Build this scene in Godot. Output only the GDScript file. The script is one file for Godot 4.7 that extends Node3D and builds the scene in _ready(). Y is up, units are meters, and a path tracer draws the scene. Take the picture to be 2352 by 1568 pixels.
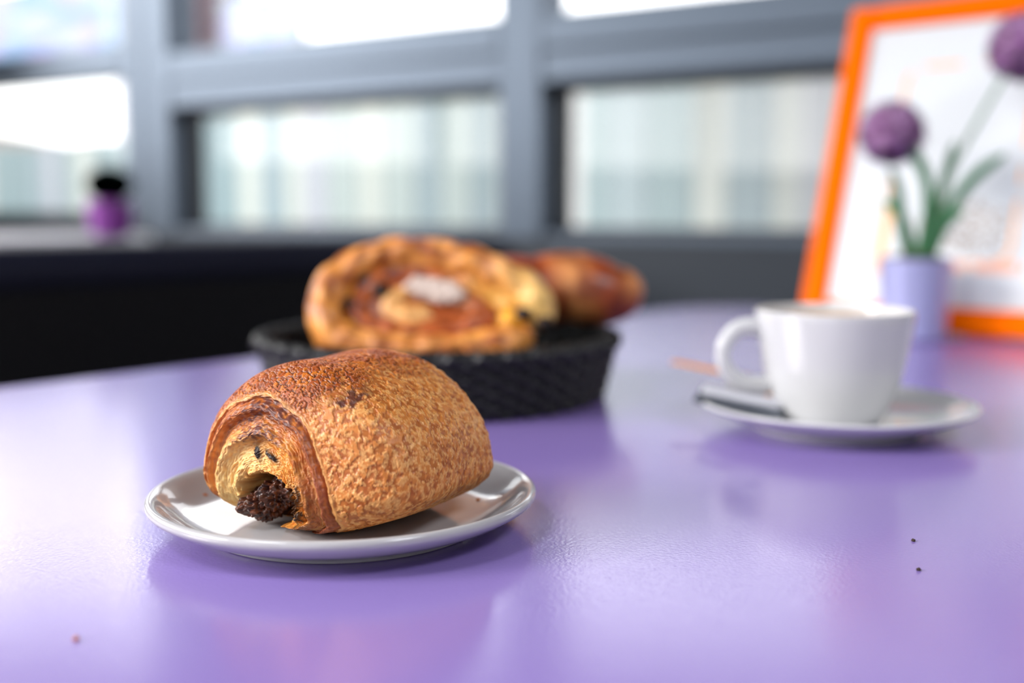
extends Node3D
# A cafe table by a window: a chocolate pastry on a small plate, a basket of pastries, a cup, a framed menu.
# Heights in V() and in the tables below are measured from the table top, which stands T above the floor.

const T := 0.75
const CAM_H := 0.134
const WALL_TURN := -32.07
const TABLE_TURN := -41.35

var simplex := FastNoiseLite.new()
var cells := FastNoiseLite.new()
var cell_tone := FastNoiseLite.new()
var fbm := FastNoiseLite.new()
var used := {}


func V(x: float, y: float, z: float) -> Vector3:
	return Vector3(x, y + T, z)


func _ready() -> void:
	setup_camera_and_light()
	setup_noise()
	setup_materials()
	build_room()
	build_windows()
	build_outside()
	build_table()
	build_bench()
	build_plate()
	build_chocolate_pastry()
	build_basket()
	build_danish()
	build_croissant()
	build_cup()
	build_saucer_things()
	build_menu()
	build_flower_pot()
	build_far_table()
	build_crumbs()


func setup_camera_and_light() -> void:
	var cam := Camera3D.new()
	cam.name = "camera"
	var attr := CameraAttributesPhysical.new()
	attr.frustum_focal_length = 39.8
	attr.exposure_aperture = 3.1
	attr.frustum_focus_distance = 0.446
	attr.frustum_near = 0.02
	attr.frustum_far = 200.0
	cam.attributes = attr
	cam.position = Vector3(0, T + CAM_H, 0)
	cam.rotation_degrees.x = -6.67
	add_child(cam)
	cam.current = true

	var env := Environment.new()
	env.background_mode = Environment.BG_SKY
	var sky := Sky.new()
	var sm := ProceduralSkyMaterial.new()      # bright overcast sky
	sm.sky_top_color = Color(0.95, 0.97, 1.0)
	sm.sky_horizon_color = Color(1.0, 0.99, 0.97)
	sm.sky_curve = 0.15
	sm.ground_bottom_color = Color(0.55, 0.56, 0.58)
	sm.ground_horizon_color = Color(0.75, 0.76, 0.78)
	sky.sky_material = sm
	env.sky = sky
	env.background_energy_multiplier = 1.6
	env.tonemap_mode = Environment.TONE_MAPPER_LINEAR
	env.tonemap_exposure = 2.5
	env.sdfgi_enabled = true
	env.ssao_enabled = true
	env.ssil_enabled = true
	var we := WorldEnvironment.new()
	we.name = "environment"
	we.environment = env
	add_child(we)

	var sun := DirectionalLight3D.new()        # the sun behind thin cloud, low on the left: a wide soft source
	sun.name = "veiled_sun"
	sun.light_color = Color(1.0, 0.985, 0.96)
	sun.light_energy = 0.8
	sun.light_angular_distance = 28.0
	sun.shadow_enabled = true
	sun.sky_mode = DirectionalLight3D.SKY_MODE_LIGHT_ONLY
	add_child(sun)
	sun.look_at_from_position(Vector3.ZERO, -Vector3(-0.95, 0.47, 0.20))


func setup_noise() -> void:
	for n in [simplex, cells, cell_tone, fbm]:
		n.seed = 7
		n.frequency = 1.0
		n.fractal_type = FastNoiseLite.FRACTAL_NONE
	simplex.noise_type = FastNoiseLite.TYPE_SIMPLEX_SMOOTH
	fbm.noise_type = FastNoiseLite.TYPE_SIMPLEX_SMOOTH
	fbm.fractal_type = FastNoiseLite.FRACTAL_FBM
	fbm.fractal_octaves = 5
	fbm.fractal_gain = 0.55
	for n in [cells, cell_tone]:
		n.noise_type = FastNoiseLite.TYPE_CELLULAR
		n.cellular_distance_function = FastNoiseLite.DISTANCE_EUCLIDEAN
		n.cellular_jitter = 1.0
	cells.cellular_return_type = FastNoiseLite.RETURN_DISTANCE2_SUB
	cell_tone.cellular_return_type = FastNoiseLite.RETURN_CELL_VALUE


# ---------------------------------------------------------------- materials
var M := {}


func mat(called: String, c: Color, rough := 0.6, metal := 0.0) -> StandardMaterial3D:
	var m := StandardMaterial3D.new()
	m.resource_name = called
	m.albedo_color = c
	m.roughness = rough
	m.metallic = metal
	M[called] = m
	return m


func noise_tex(freq: float, octaves: int, as_normal := false, strength := 4.0, size := 512) -> NoiseTexture2D:
	var n := FastNoiseLite.new()
	n.seed = 11
	n.frequency = freq
	n.noise_type = FastNoiseLite.TYPE_SIMPLEX_SMOOTH
	n.fractal_octaves = octaves
	var t := NoiseTexture2D.new()
	t.width = size
	t.height = size
	t.seamless = true
	t.noise = n
	t.as_normal_map = as_normal
	t.bump_strength = strength
	return t


func triplanar(m: StandardMaterial3D, scale: float) -> void:
	m.uv1_triplanar = true
	m.uv1_scale = Vector3.ONE * scale


func relief(m: StandardMaterial3D, tex: Texture2D, scale: float, centimetres: float) -> void:
	triplanar(m, scale)
	m.heightmap_enabled = true
	m.heightmap_texture = tex
	m.heightmap_scale = centimetres


func glass(called: String, c: Color) -> void:
	var m := mat(called, c, 0.0)
	m.transparency = BaseMaterial3D.TRANSPARENCY_ALPHA


func setup_materials() -> void:
	var fine := noise_tex(0.06, 3)
	var coarse := noise_tex(0.02, 4)
	var m := mat("lavender laminate", Color(0.56, 0.475, 0.745), 0.17)
	m.metallic_specular = 0.72
	relief(m, fine, 14.0, 0.0048)
	m = mat("lavender edge", Color(0.52, 0.44, 0.70), 0.35)
	mat("glazed white", Color(0.78, 0.78, 0.79), 0.08)
	mat("shaded plate glaze", Color(0.70, 0.69, 0.70), 0.08)  # greyed below the cup's glaze to stand in for the pastry's shade
	m = mat("black leather", Color(0.035, 0.035, 0.055), 0.6)
	m.metallic_specular = 0.3
	relief(m, fine, 8.0, 0.05)
	mat("navy leather", Color(0.085, 0.092, 0.16), 0.55).metallic_specular = 0.3
	m = mat("slate paint", Color(0.115, 0.15, 0.20), 0.6)
	relief(m, coarse, 2.0, 0.05)
	mat("aluminium", Color(0.355, 0.395, 0.45), 0.40, 0.6)
	mat("dark gasket and shade", Color(0.16, 0.17, 0.20), 0.6)  # also stands in for the shade in the window reveals
	m = mat("white plaster", Color(0.74, 0.73, 0.72), 0.9)
	relief(m, coarse, 2.0, 0.08)
	m = mat("grey floor", Color(0.56, 0.54, 0.52), 0.5)
	relief(m, coarse, 1.5, 0.05)
	m = mat("paving", Color(0.62, 0.62, 0.61), 0.9)
	relief(m, coarse, 0.6, 0.4)
	m = mat("added lamp glow", Color(0.95, 0.95, 0.95), 0.6)  # glow of the added ceiling panels
	m.emission_enabled = true
	m.emission = Color(0.97, 0.985, 1.0)
	m.emission_energy_multiplier = 1.5
	glass("pane glass", Color(0.95, 0.98, 1.0, 0.05))
	m = mat("black wicker", Color(0.05, 0.052, 0.062), 0.45)
	m = mat("pastry", Color(1, 1, 1), 0.43)
	m.vertex_color_use_as_albedo = true
	m.heightmap_enabled = true
	m.heightmap_texture = noise_tex(0.05, 4)
	m.heightmap_scale = 0.006
	triplanar(m, 30.0)
	m = mat("glazed pastry", Color(1, 1, 1), 0.36)
	m.vertex_color_use_as_albedo = true
	m = mat("chocolate", Color(1, 1, 1), 0.34)
	m.vertex_color_use_as_albedo = true
	mat("raisin", Color(0.13, 0.07, 0.07), 0.35)
	m = mat("sugar", Color(0.84, 0.76, 0.72), 0.6)
	m = mat("custard", Color(0.60, 0.27, 0.07), 0.35)
	m.vertex_color_use_as_albedo = true
	mat("yellow custard", Color(0.93, 0.66, 0.16), 0.35)
	mat("coffee foam", Color(0.80, 0.62, 0.44), 0.6)
	m = mat("pale wood", Color(0.86, 0.56, 0.24), 0.7)
	mat("white paper", Color(0.74, 0.74, 0.78), 0.35)
	mat("grey foil", Color(0.36, 0.38, 0.42), 0.25, 0.6)
	mat("foil", Color(0.80, 0.80, 0.83), 0.25, 0.9)
	mat("dark wrapper", Color(0.17, 0.15, 0.15), 0.4)
	mat("orange plastic", Color(1.0, 0.44, 0.0), 0.7).metallic_specular = 0.12
	mat("lilac metal", Color(0.66, 0.67, 0.83), 0.3, 0.2)
	m = mat("leaf green", Color(0.27, 0.52, 0.34), 0.5)
	m.backlight_enabled = true
	m.backlight = Color(0.16, 0.28, 0.14)
	mat("stem green", Color(0.34, 0.52, 0.36), 0.5)
	mat("moss", Color(0.24, 0.18, 0.10), 0.95)
	m = mat("purple petals", Color(1, 1, 1), 0.7)
	m.vertex_color_use_as_albedo = true
	mat("violet pot", Color(0.55, 0.26, 0.62), 0.35)
	m = mat("box leaves", Color(0.07, 0.17, 0.14), 0.6)
	mat("grey table", Color(0.70, 0.69, 0.72), 0.4)
	mat("steel", Color(0.6, 0.6, 0.62), 0.35, 0.9)
	mat("mauve brick", Color(0.26, 0.10, 0.145), 0.85)
	mat("beige wall", Color(0.78, 0.70, 0.62), 0.9)
	mat("roof tile", Color(0.62, 0.56, 0.52), 0.9)
	mat("crumb", Color(0.72, 0.42, 0.18), 0.8)
	mat("dark crumb", Color(0.2, 0.13, 0.10), 0.8)
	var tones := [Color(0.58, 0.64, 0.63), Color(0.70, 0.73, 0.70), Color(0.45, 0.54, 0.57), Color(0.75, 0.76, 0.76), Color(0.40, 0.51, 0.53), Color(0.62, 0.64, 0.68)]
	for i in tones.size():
		mat("evened white fence %d" % i, tones[i].lightened(0.28), 0.6)  # board tones lightened to make up for the building's shade on them
		mat("evened pale fence %d" % i, tones[i].darkened(0.16), 0.6)  # same tones darkened, as more daylight falls behind the middle window
		mat("evened grey fence %d" % i, tones[i].darkened(0.25), 0.6)  # same tones darkened further against the open daylight on the left
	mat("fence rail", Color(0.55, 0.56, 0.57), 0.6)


# ---------------------------------------------------------------- naming
func numbered(called: String) -> String:
	var n: int = used.get(called, 0)
	used[called] = n + 1
	return called if n == 0 else "%s_%03d" % [called, n]


func thing(called: String, label: String, category: String, at := Vector3.ZERO, turn := 0.0, group := "") -> Node3D:
	var o := Node3D.new()
	o.name = numbered(called)
	o.position = at
	o.rotation_degrees.y = turn
	add_child(o)
	return tag(o, label, category, group)


func tag(o: Node3D, label: String, category: String, group := "") -> Node3D:
	o.set_meta("label", label)
	o.set_meta("category", category)
	if group != "":
		o.set_meta("group", group)
	return o


func piece(parent: Node, called: String, mesh: Mesh, material: Material, at := Vector3.ZERO, turn := Vector3.ZERO) -> MeshInstance3D:
	var o := MeshInstance3D.new()
	o.name = numbered(called) if parent == self else called
	o.mesh = mesh
	o.material_override = null
	o.set_surface_override_material(0, material)
	o.position = at
	o.rotation_degrees = turn
	parent.add_child(o, true)
	return o


func structure(called: String, label: String, at := Vector3.ZERO, turn := 0.0) -> Node3D:
	var o := Node3D.new()
	o.name = called
	o.position = at
	o.rotation_degrees.y = turn
	o.set_meta("kind", "structure")
	o.set_meta("label", label)
	add_child(o)
	return o


# ---------------------------------------------------------------- shapes
func lin(r: float, g: float, b: float) -> Color:   # an sRGB colour in 0..255 as a linear one
	return Color(r / 255.0, g / 255.0, b / 255.0).srgb_to_linear()


func sm(a: float, b: float, x: float) -> float:
	return smoothstep(a, b, x)


func bump(x: float, at: float, wide: float) -> float:
	var d := (x - at) / wide
	return exp(-d * d)


# A grid of nu x nv points; wrap_v joins its last column to the first. Faces turn outwards from the middle when closed.
func grid(p: PackedVector3Array, c: PackedColorArray, nu: int, nv: int, wrap_v: bool, outwards := true, flip := false) -> ArrayMesh:
	var n := PackedVector3Array()
	n.resize(nu * nv)
	var mid := Vector3.ZERO
	for i in range(0, nu * nv, 7):
		mid += p[i]
	mid /= ceilf(nu * nv / 7.0)
	var side := 0.0
	for u in nu:
		var ua := maxi(u - 1, 0) * nv
		var ub := mini(u + 1, nu - 1) * nv
		for v in nv:
			var va := v - 1
			var vb := v + 1
			if wrap_v:
				va = (v - 1 + nv) % nv
				vb = (v + 1) % nv
			else:
				va = maxi(va, 0)
				vb = mini(vb, nv - 1)
			var k := u * nv
			var d := (p[ub + v] - p[ua + v]).cross(p[k + vb] - p[k + va])
			if d.length_squared() < 1e-20:
				# a pole: take the direction of the neighbouring ring
				var q := (nv if u == 0 else (nu - 2) * nv)
				var w := (v + nv / 4) % nv
				d = (p[q + v] - p[k + v]).cross(p[q + w] - p[k + v])
				if u != 0:
					d = -d
			n[k + v] = d.normalized()
			side += n[k + v].dot(p[k + v] - mid)
	var turned := flip
	if outwards:
		turned = side < 0.0
	if turned:
		for i in n.size():
			n[i] = -n[i]
	var idx := PackedInt32Array()
	var cols := nv if wrap_v else nv - 1
	idx.resize((nu - 1) * cols * 6)
	var at := 0
	for u in nu - 1:
		for v in cols:
			var a := u * nv + v
			var b := u * nv + (v + 1) % nv
			var e := a + nv
			var f := b + nv
			if turned:
				idx[at] = a; idx[at + 1] = e; idx[at + 2] = b
				idx[at + 3] = b; idx[at + 4] = e; idx[at + 5] = f
			else:
				idx[at] = a; idx[at + 1] = b; idx[at + 2] = e
				idx[at + 3] = b; idx[at + 4] = f; idx[at + 5] = e
			at += 6
	var arr := []
	arr.resize(Mesh.ARRAY_MAX)
	arr[Mesh.ARRAY_VERTEX] = p
	arr[Mesh.ARRAY_NORMAL] = n
	arr[Mesh.ARRAY_INDEX] = idx
	if c.size() == p.size():
		arr[Mesh.ARRAY_COLOR] = c
	var mesh := ArrayMesh.new()
	mesh.add_surface_from_arrays(Mesh.PRIMITIVE_TRIANGLES, arr)
	return mesh


func rounded(pts: Array, times := 2) -> Array:      # corner cutting on an open line
	for k in times:
		var out := [pts[0]]
		for i in pts.size() - 1:
			out.append(pts[i].lerp(pts[i + 1], 0.25))
			out.append(pts[i].lerp(pts[i + 1], 0.75))
		out.append(pts[-1])
		pts = out
	return pts


func lathe(profile: Array, sides := 96, smooth := 2) -> ArrayMesh:
	var pr := rounded(profile, smooth)
	var p := PackedVector3Array()
	for q: Vector2 in pr:
		for k in sides:
			var a := TAU * k / sides
			p.append(Vector3(q.x * cos(a), q.y, q.x * sin(a)))
	return grid(p, PackedColorArray(), pr.size(), sides, true, false, true)


func curve_points(pts: Array, count: int) -> Array:   # Catmull-Rom through the points
	var c := Curve3D.new()
	for i in pts.size():
		var a: Vector3 = pts[maxi(i - 1, 0)]
		var b: Vector3 = pts[mini(i + 1, pts.size() - 1)]
		c.add_point(pts[i], -(b - a) / 6.0, (b - a) / 6.0)
	c.bake_interval = maxf(c.get_baked_length() / 400.0, 0.0002)
	var out := []
	for i in count:
		out.append(c.sample_baked(c.get_baked_length() * i / (count - 1.0), true))
	return out


# A rope along pts; radius(t) and squash(t) shape it, tone(t, a) colours it, lump(t, a) adds height.
func sweep(pts: Array, count: int, sides: int, radius, tone = null, lump = null, flat := 1.0, up := Vector3.UP) -> ArrayMesh:
	var line := curve_points(pts, count)
	var p := PackedVector3Array()
	var c := PackedColorArray()
	for i in count:
		var t := i / (count - 1.0)
		var d: Vector3 = (line[mini(i + 1, count - 1)] - line[maxi(i - 1, 0)]).normalized()
		var x := up.cross(d).normalized()
		var y := d.cross(x)
		for k in sides:
			var a := TAU * k / sides
			var r: float = radius.call(t)
			if lump != null:
				r += lump.call(t, a)
			p.append(line[i] + x * cos(a) * r + y * sin(a) * r * flat)
			if tone != null:
				c.append(tone.call(t, a))
	return grid(p, c, count, sides, true)


var boxes := {}


func box(size: Vector3, bevel := 0.003) -> ArrayMesh:     # a box with rounded edges
	var key := [size, bevel]
	if boxes.has(key):
		return boxes[key]
	var h := size / 2.0
	var b := minf(bevel, minf(h.x, minf(h.y, h.z)) * 0.95)
	var inner := h - Vector3.ONE * b
	var st := SurfaceTool.new()
	st.begin(Mesh.PRIMITIVE_TRIANGLES)
	for axis in 3:
		for s in [-1.0, 1.0]:
			var ax := Vector3.ZERO
			ax[axis] = s
			var i := (axis + 1) % 3
			var j := (axis + 2) % 3
			var gi := [-h[i], -inner[i], inner[i], h[i]]
			var gj := [-h[j], -inner[j], inner[j], h[j]]
			for a in 3:
				for e in 3:
					var q := []
					for o in [[0, 0], [1, 0], [1, 1], [0, 1]]:
						var v := Vector3.ZERO
						v[axis] = s * h[axis]
						v[i] = gi[a + o[0]]
						v[j] = gj[e + o[1]]
						q.append(v)
					var order := [0, 2, 1, 0, 3, 2] if s > 0 else [0, 1, 2, 0, 2, 3]
					for o in order:
						var v: Vector3 = q[o]
						var core := v.clamp(-inner, inner)
						var d := (v - core)
						d = d.normalized() if d.length() > 1e-9 else ax
						st.set_normal(d)
						st.add_vertex(core + d * b)
	var m := st.commit()
	boxes[key] = m
	return m


func slab(outline: PackedVector2Array, low: float, high: float, bevel := 0.003) -> ArrayMesh:  # a flat plate with that outline in x and z, edges rounded
	var st := SurfaceTool.new()
	st.begin(Mesh.PRIMITIVE_TRIANGLES)
	var rings := []
	var n := outline.size()
	var heights := [[low, bevel], [low + bevel * 0.3, bevel * 0.3], [low + bevel, 0.0], [high - bevel, 0.0], [high - bevel * 0.3, bevel * 0.3], [high, bevel]]
	for hh in heights:
		var ring := outline
		if hh[1] > 0.0:
			var o := PackedVector2Array()
			for k in n:
				var d := (outline[(k + 1) % n] - outline[(k - 1 + n) % n]).normalized()
				o.append(outline[k] + Vector2(-d.y, d.x) * hh[1])
			ring = o
		rings.append(ring)
	st.set_smooth_group(0)
	for k in heights.size() - 1:
		for i in n:
			var j := (i + 1) % n
			var a := Vector3(rings[k][i].x, heights[k][0], rings[k][i].y)
			var b := Vector3(rings[k][j].x, heights[k][0], rings[k][j].y)
			var c := Vector3(rings[k + 1][i].x, heights[k + 1][0], rings[k + 1][i].y)
			var d := Vector3(rings[k + 1][j].x, heights[k + 1][0], rings[k + 1][j].y)
			for v in [a, c, b, b, c, d]:
				st.add_vertex(v)
	st.set_smooth_group(-1)
	for top in [0, 1]:
		var ring: PackedVector2Array = rings[-1] if top else rings[0]
		var tri := Geometry2D.triangulate_polygon(ring)
		for k in range(0, tri.size(), 3):
			var q := [tri[k], tri[k + 1], tri[k + 2]]
			var a2: Vector2 = ring[q[1]] - ring[q[0]]
			var cw := a2.cross(ring[q[2]] - ring[q[0]]) > 0.0
			if cw != (top == 1):
				q.reverse()
			for o in q:
				st.add_vertex(Vector3(ring[o].x, high if top else low, ring[o].y))
	st.generate_normals()
	return st.commit()


func rounded_rect(x0: float, z0: float, x1: float, z1: float, r: float, steps := 12) -> PackedVector2Array:
	var out := PackedVector2Array()
	for k in 4:
		var c := Vector2([x1 - r, x0 + r, x0 + r, x1 - r][k], [z1 - r, z1 - r, z0 + r, z0 + r][k])
		for i in steps + 1:
			var a := PI / 2 * (k + i / float(steps))
			out.append(c + Vector2(cos(a), sin(a)) * r)
	return out


func blob(size: Vector3, rough: float, freq: float, seed_at: float, nu := 24, nv := 32) -> ArrayMesh:   # a lumpy ball
	var p := PackedVector3Array()
	for u in nu:
		for v in nv:
			var a := PI * u / (nu - 1.0)
			var b := TAU * v / nv
			var d := Vector3(sin(a) * cos(b), cos(a), sin(a) * sin(b))
			var k := 1.0 + rough * simplex.get_noise_3d(d.x * freq + seed_at, d.y * freq, d.z * freq)
			p.append(d * size * k)
	return grid(p, PackedColorArray(), nu, nv, true)


# ---------------------------------------------------------------- the room
func build_room() -> void:
	var top := 1.65
	var o := piece(self, "floor", box(Vector3(9, 0.1, 9), 0.002), M["grey floor"], Vector3(0, -0.05, -0.9))
	o.set_meta("kind", "structure")
	# side walls with tall glazed openings
	var left := structure("wall_left", "white plastered wall with a wide glazed opening")
	wall_with_opening(left, Vector3(-1.80, 0, -0.4), 90.0, 6.2, top + T, -2.2, 2.75, 1.00, 2.36, "window_4")
	var front := structure("wall_front", "white plastered wall behind the viewer with a glazed opening")
	wall_with_opening(front, Vector3(0, 0, 2.7), 180.0, 5.2, top + T, 0.3, 1.7, 1.0, 2.25, "window_5")
	var right := structure("wall_right", "plain white plastered side wall")
	piece(right, "wall_panel", box(Vector3(0.12, top + T, 4.6), 0.002), M["white plaster"], Vector3(2.55, (top + T) / 2, 0.6))
	var c := piece(self, "ceiling", box(Vector3(5.6, 0.1, 7.6), 0.002), M["white plaster"], Vector3(0.1, top + T + 0.05, -0.9))
	c.set_meta("kind", "structure")
	added_ceiling_light("added square ceiling light panel out of view nearer the left wall", Vector3(-1.0, top + T, 0.15), 0.6)
	added_ceiling_light("added square ceiling light panel out of view nearer the right wall", Vector3(1.1, top + T, 0.6), 0.9)


func added_ceiling_light(label: String, at: Vector3, energy: float) -> void:  # panels added out of view to brighten the table and food
	var t := thing("added_ceiling_light", label, "added_lamp", at, 0.0)
	piece(t, "added_lamp_frame", box(Vector3(0.66, 0.03, 0.66), 0.004), M["aluminium"], Vector3(0, -0.016, 0))
	piece(t, "added_lamp_diffuser", box(Vector3(0.60, 0.006, 0.60), 0.002), M["added lamp glow"], Vector3(0, -0.035, 0))
	var l := AreaLight3D.new()
	l.name = "added_lamp_light"
	l.area_size = Vector2(0.60, 0.60)
	l.light_energy = energy
	l.light_color = Color(0.97, 0.985, 1.0)
	l.shadow_enabled = true
	l.area_range = 12.0
	l.area_attenuation = 2.0
	l.position = Vector3(0, -0.042, 0)
	l.rotation_degrees.x = -90.0
	t.add_child(l)


func wall_with_opening(parent: Node3D, at: Vector3, turn: float, long: float, high: float, x0: float, x1: float, y0: float, y1: float, window: String) -> void:
	parent.position = at
	parent.rotation_degrees.y = turn
	var l := -long / 2
	var r := long / 2
	var thick := 0.12
	for b in [[l, x0, 0.0, high], [x1, r, 0.0, high], [x0, x1, 0.0, y0], [x0, x1, y1, high]]:
		piece(parent, "wall_panel", box(Vector3(b[1] - b[0], b[3] - b[2], thick), 0.002), M["slate paint"] if b[3] == y0 else M["white plaster"], Vector3((b[0] + b[1]) / 2, (b[2] + b[3]) / 2, 0))
	var w := structure(window, "glazed window with aluminium frame", at, turn)
	frame_bar(w, "frame_head", x0, x1, y1 - 0.05, y1, -0.05, 0.05)
	frame_bar(w, "frame_sill", x0, x1, y0, y0 + 0.05, -0.05, 0.05)
	var n := 4
	for k in n + 1:
		var x := lerpf(x0 + 0.025, x1 - 0.025, k / float(n))
		frame_bar(w, "mullion", x - 0.025, x + 0.025, y0 + 0.05, y1 - 0.05, -0.04, 0.04)
		if k < n:
			var x2 := lerpf(x0 + 0.025, x1 - 0.025, (k + 1) / float(n))
			piece(w, "pane", box(Vector3(x2 - x - 0.04, y1 - y0 - 0.09, 0.006), 0.0005), M["pane glass"], Vector3((x + x2) / 2, (y0 + y1) / 2, 0))


func frame_bar(parent: Node3D, called: String, x0: float, x1: float, y0: float, y1: float, n0: float, n1: float, material := "aluminium", bevel := 0.004) -> void:
	piece(parent, called, box(Vector3(x1 - x0, y1 - y0, n1 - n0), bevel), M[material], Vector3((x0 + x1) / 2, (y0 + y1) / 2, (n0 + n1) / 2))


func build_windows() -> void:
	# along the window wall: x runs to the right along it, y up from the table top, z into the room
	var at := Vector3(0, T, -2.37)
	var low := -0.75
	var top := 1.65
	var w := structure("wall_back", "dark slate wall under and above the strip windows", at, WALL_TURN)
	frame_bar(w, "wall_panel", -2.9, -1.119, low, 0.10, -0.12, 0.0, "slate paint")
	frame_bar(w, "wall_panel", -1.119, 3.2, low, 0.072, -0.12, 0.0, "slate paint")
	frame_bar(w, "wall_panel", -2.9, -1.119, 1.30, top, -0.12, 0.0, "slate paint")
	frame_bar(w, "wall_panel", -1.119, 3.2, 0.98, top, -0.12, 0.0, "slate paint")
	frame_bar(w, "wall_panel", 2.1, 3.2, 0.072, 0.98, -0.12, 0.0, "slate paint")

	var a := structure("window_1", "tall grey aluminium window left of the double post", at, WALL_TURN)
	frame_bar(a, "jamb", -1.198, -1.122, 0.10, 1.30, -0.11, 0.0)
	frame_bar(a, "jamb", -2.9, -2.82, 0.10, 1.30, -0.11, 0.0)
	frame_bar(a, "rail", -2.82, -1.198, 0.482, 0.560, -0.11, 0.0)
	frame_bar(a, "frame_head", -2.82, -1.198, 1.22, 1.30, -0.11, 0.0)
	frame_bar(a, "gasket", -2.82, -1.198, 0.10, 0.125, -0.11, 0.0, "dark gasket and shade")
	frame_bar(a, "pane", -2.82, -1.198, 0.125, 0.482, -0.095, -0.089, "pane glass", 0.0005)
	frame_bar(a, "pane", -2.82, -1.198, 0.560, 1.22, -0.095, -0.089, "pane glass", 0.0005)

	var b := structure("window_2", "wide grey aluminium strip window in the middle", at, WALL_TURN)
	frame_bar(b, "jamb", -1.116, -1.028, 0.072, 0.98, -0.11, 0.0)
	frame_bar(b, "jamb", -0.033, 0.068, 0.072, 0.98, -0.11, 0.0)
	strip_window(b, -1.028, -0.033)
	var c := structure("window_3", "grey aluminium strip window on the right", at, WALL_TURN)
	frame_bar(c, "jamb", 2.02, 2.1, 0.072, 0.98, -0.11, 0.0)
	frame_bar(c, "jamb", 1.05, 1.13, 0.072, 0.98, -0.11, 0.0)
	strip_window(c, 0.068, 1.05)
	strip_window(c, 1.13, 2.02)


func strip_window(w: Node3D, x0: float, x1: float) -> void:
	frame_bar(w, "rail", x0, x1, 0.388, 0.452, -0.11, -0.004)
	frame_bar(w, "rail", x0, x1, 0.454, 0.524, -0.11, 0.0)
	frame_bar(w, "frame_sill", x0, x1, 0.060, 0.085, -0.11, -0.01)
	frame_bar(w, "frame_head", x0, x1, 0.92, 0.98, -0.11, 0.0)
	# dark inner sash added round the lower pane, standing in for the shaded reveal
	frame_bar(w, "shade_sash", x0, x0 + 0.016, 0.085, 0.388, -0.108, -0.055, "dark gasket and shade", 0.002)
	frame_bar(w, "shade_sash", x1 - 0.016, x1, 0.085, 0.388, -0.108, -0.055, "dark gasket and shade", 0.002)
	frame_bar(w, "shade_sash", x0 + 0.016, x1 - 0.016, 0.374, 0.388, -0.108, -0.055, "dark gasket and shade", 0.002)
	frame_bar(w, "shade_sash", x0 + 0.016, x1 - 0.016, 0.085, 0.097, -0.108, -0.055, "dark gasket and shade", 0.002)
	frame_bar(w, "pane", x0 + 0.016, x1 - 0.016, 0.097, 0.374, -0.090, -0.084, "pane glass", 0.0005)
	frame_bar(w, "pane", x0, x1, 0.524, 0.92, -0.090, -0.084, "pane glass", 0.0005)


func build_outside() -> void:
	var g := piece(self, "ground", box(Vector3(60, 0.2, 60), 0.01), M["paving"], Vector3(0, -0.30, 0))
	g.set_meta("kind", "structure")
	var at := Vector3(0, T, -2.37)
	fence("pale evened white fence of upright boards outside behind the middle window, tones darkened to offset stronger light", -4.3, -1.6, "evened pale fence", at)
	fence("evened white fence of upright boards outside behind the right window, tones lightened to offset the building shade", -1.57, 3.0, "evened white fence", at)
	fence("lower grey green fence of upright boards outside behind the left window, tones darkened to offset stronger light", -9.0, -4.3, "evened grey fence", at)

	board("wide pale blue advertising board seen through the left window", -6.9, -4.92, 1.12, 1.66, 3)
	board("small sky blue and lilac advertising board right of the mauve pillar", -3.99, -3.33, 1.02, 1.40, 4)
	var p := thing("pillar", "mauve brick pillar standing between the two advertising boards outside", "pillar", at, WALL_TURN)
	for k in 22:
		var y := -0.95 + k * 0.165
		frame_bar(p, "brick_course", -4.50, -3.995, y, y + 0.155, -3.3, -2.92, "mauve brick", 0.01)
	frame_bar(p, "mortar_core", -4.49, -4.005, -0.95, 2.66, -3.29, -2.93, "fence rail", 0.002)

	var h := thing("house", "low beige house with a tiled gable roof far left beyond the fence", "house", Vector3(-6.6, -0.2, -12.4), 20.0)
	piece(h, "wall", box(Vector3(6.0, 1.45, 4.0), 0.02), M["beige wall"], Vector3(0, 0.725, 0))
	var pr := PackedVector2Array([Vector2(-3.3, 0), Vector2(3.3, 0), Vector2(0, 0.55)])
	var roof := CSGPolygon3D.new()
	roof.name = "roof"
	roof.polygon = pr
	roof.depth = 4.4
	roof.material = M["roof tile"]
	roof.position = Vector3(0, 1.45, 2.2)
	h.add_child(roof)


func fence(label: String, x0: float, x1: float, paint: String, at: Vector3) -> void:
	var f := thing("slat_fence", label, "fence", at, WALL_TURN)
	var rng := RandomNumberGenerator.new()
	rng.seed = 5
	var x := x0
	while x < x1 - 0.05:
		var wide := minf(rng.randf_range(0.12, 0.22), x1 - x)
		var k := rng.randi_range(0, 5)
		var high := 0.55 if paint == "evened grey fence" else (0.64 if x < -3.6 else 0.90)
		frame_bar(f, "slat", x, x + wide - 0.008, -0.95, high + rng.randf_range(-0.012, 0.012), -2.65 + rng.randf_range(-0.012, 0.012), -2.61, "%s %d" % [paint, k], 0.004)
		x += wide
	frame_bar(f, "rail", x0, x1, 0.25, 0.31, -2.70, -2.665, "fence rail")
	frame_bar(f, "rail", x0, x1, -0.6, -0.54, -2.70, -2.665, "fence rail")


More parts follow.
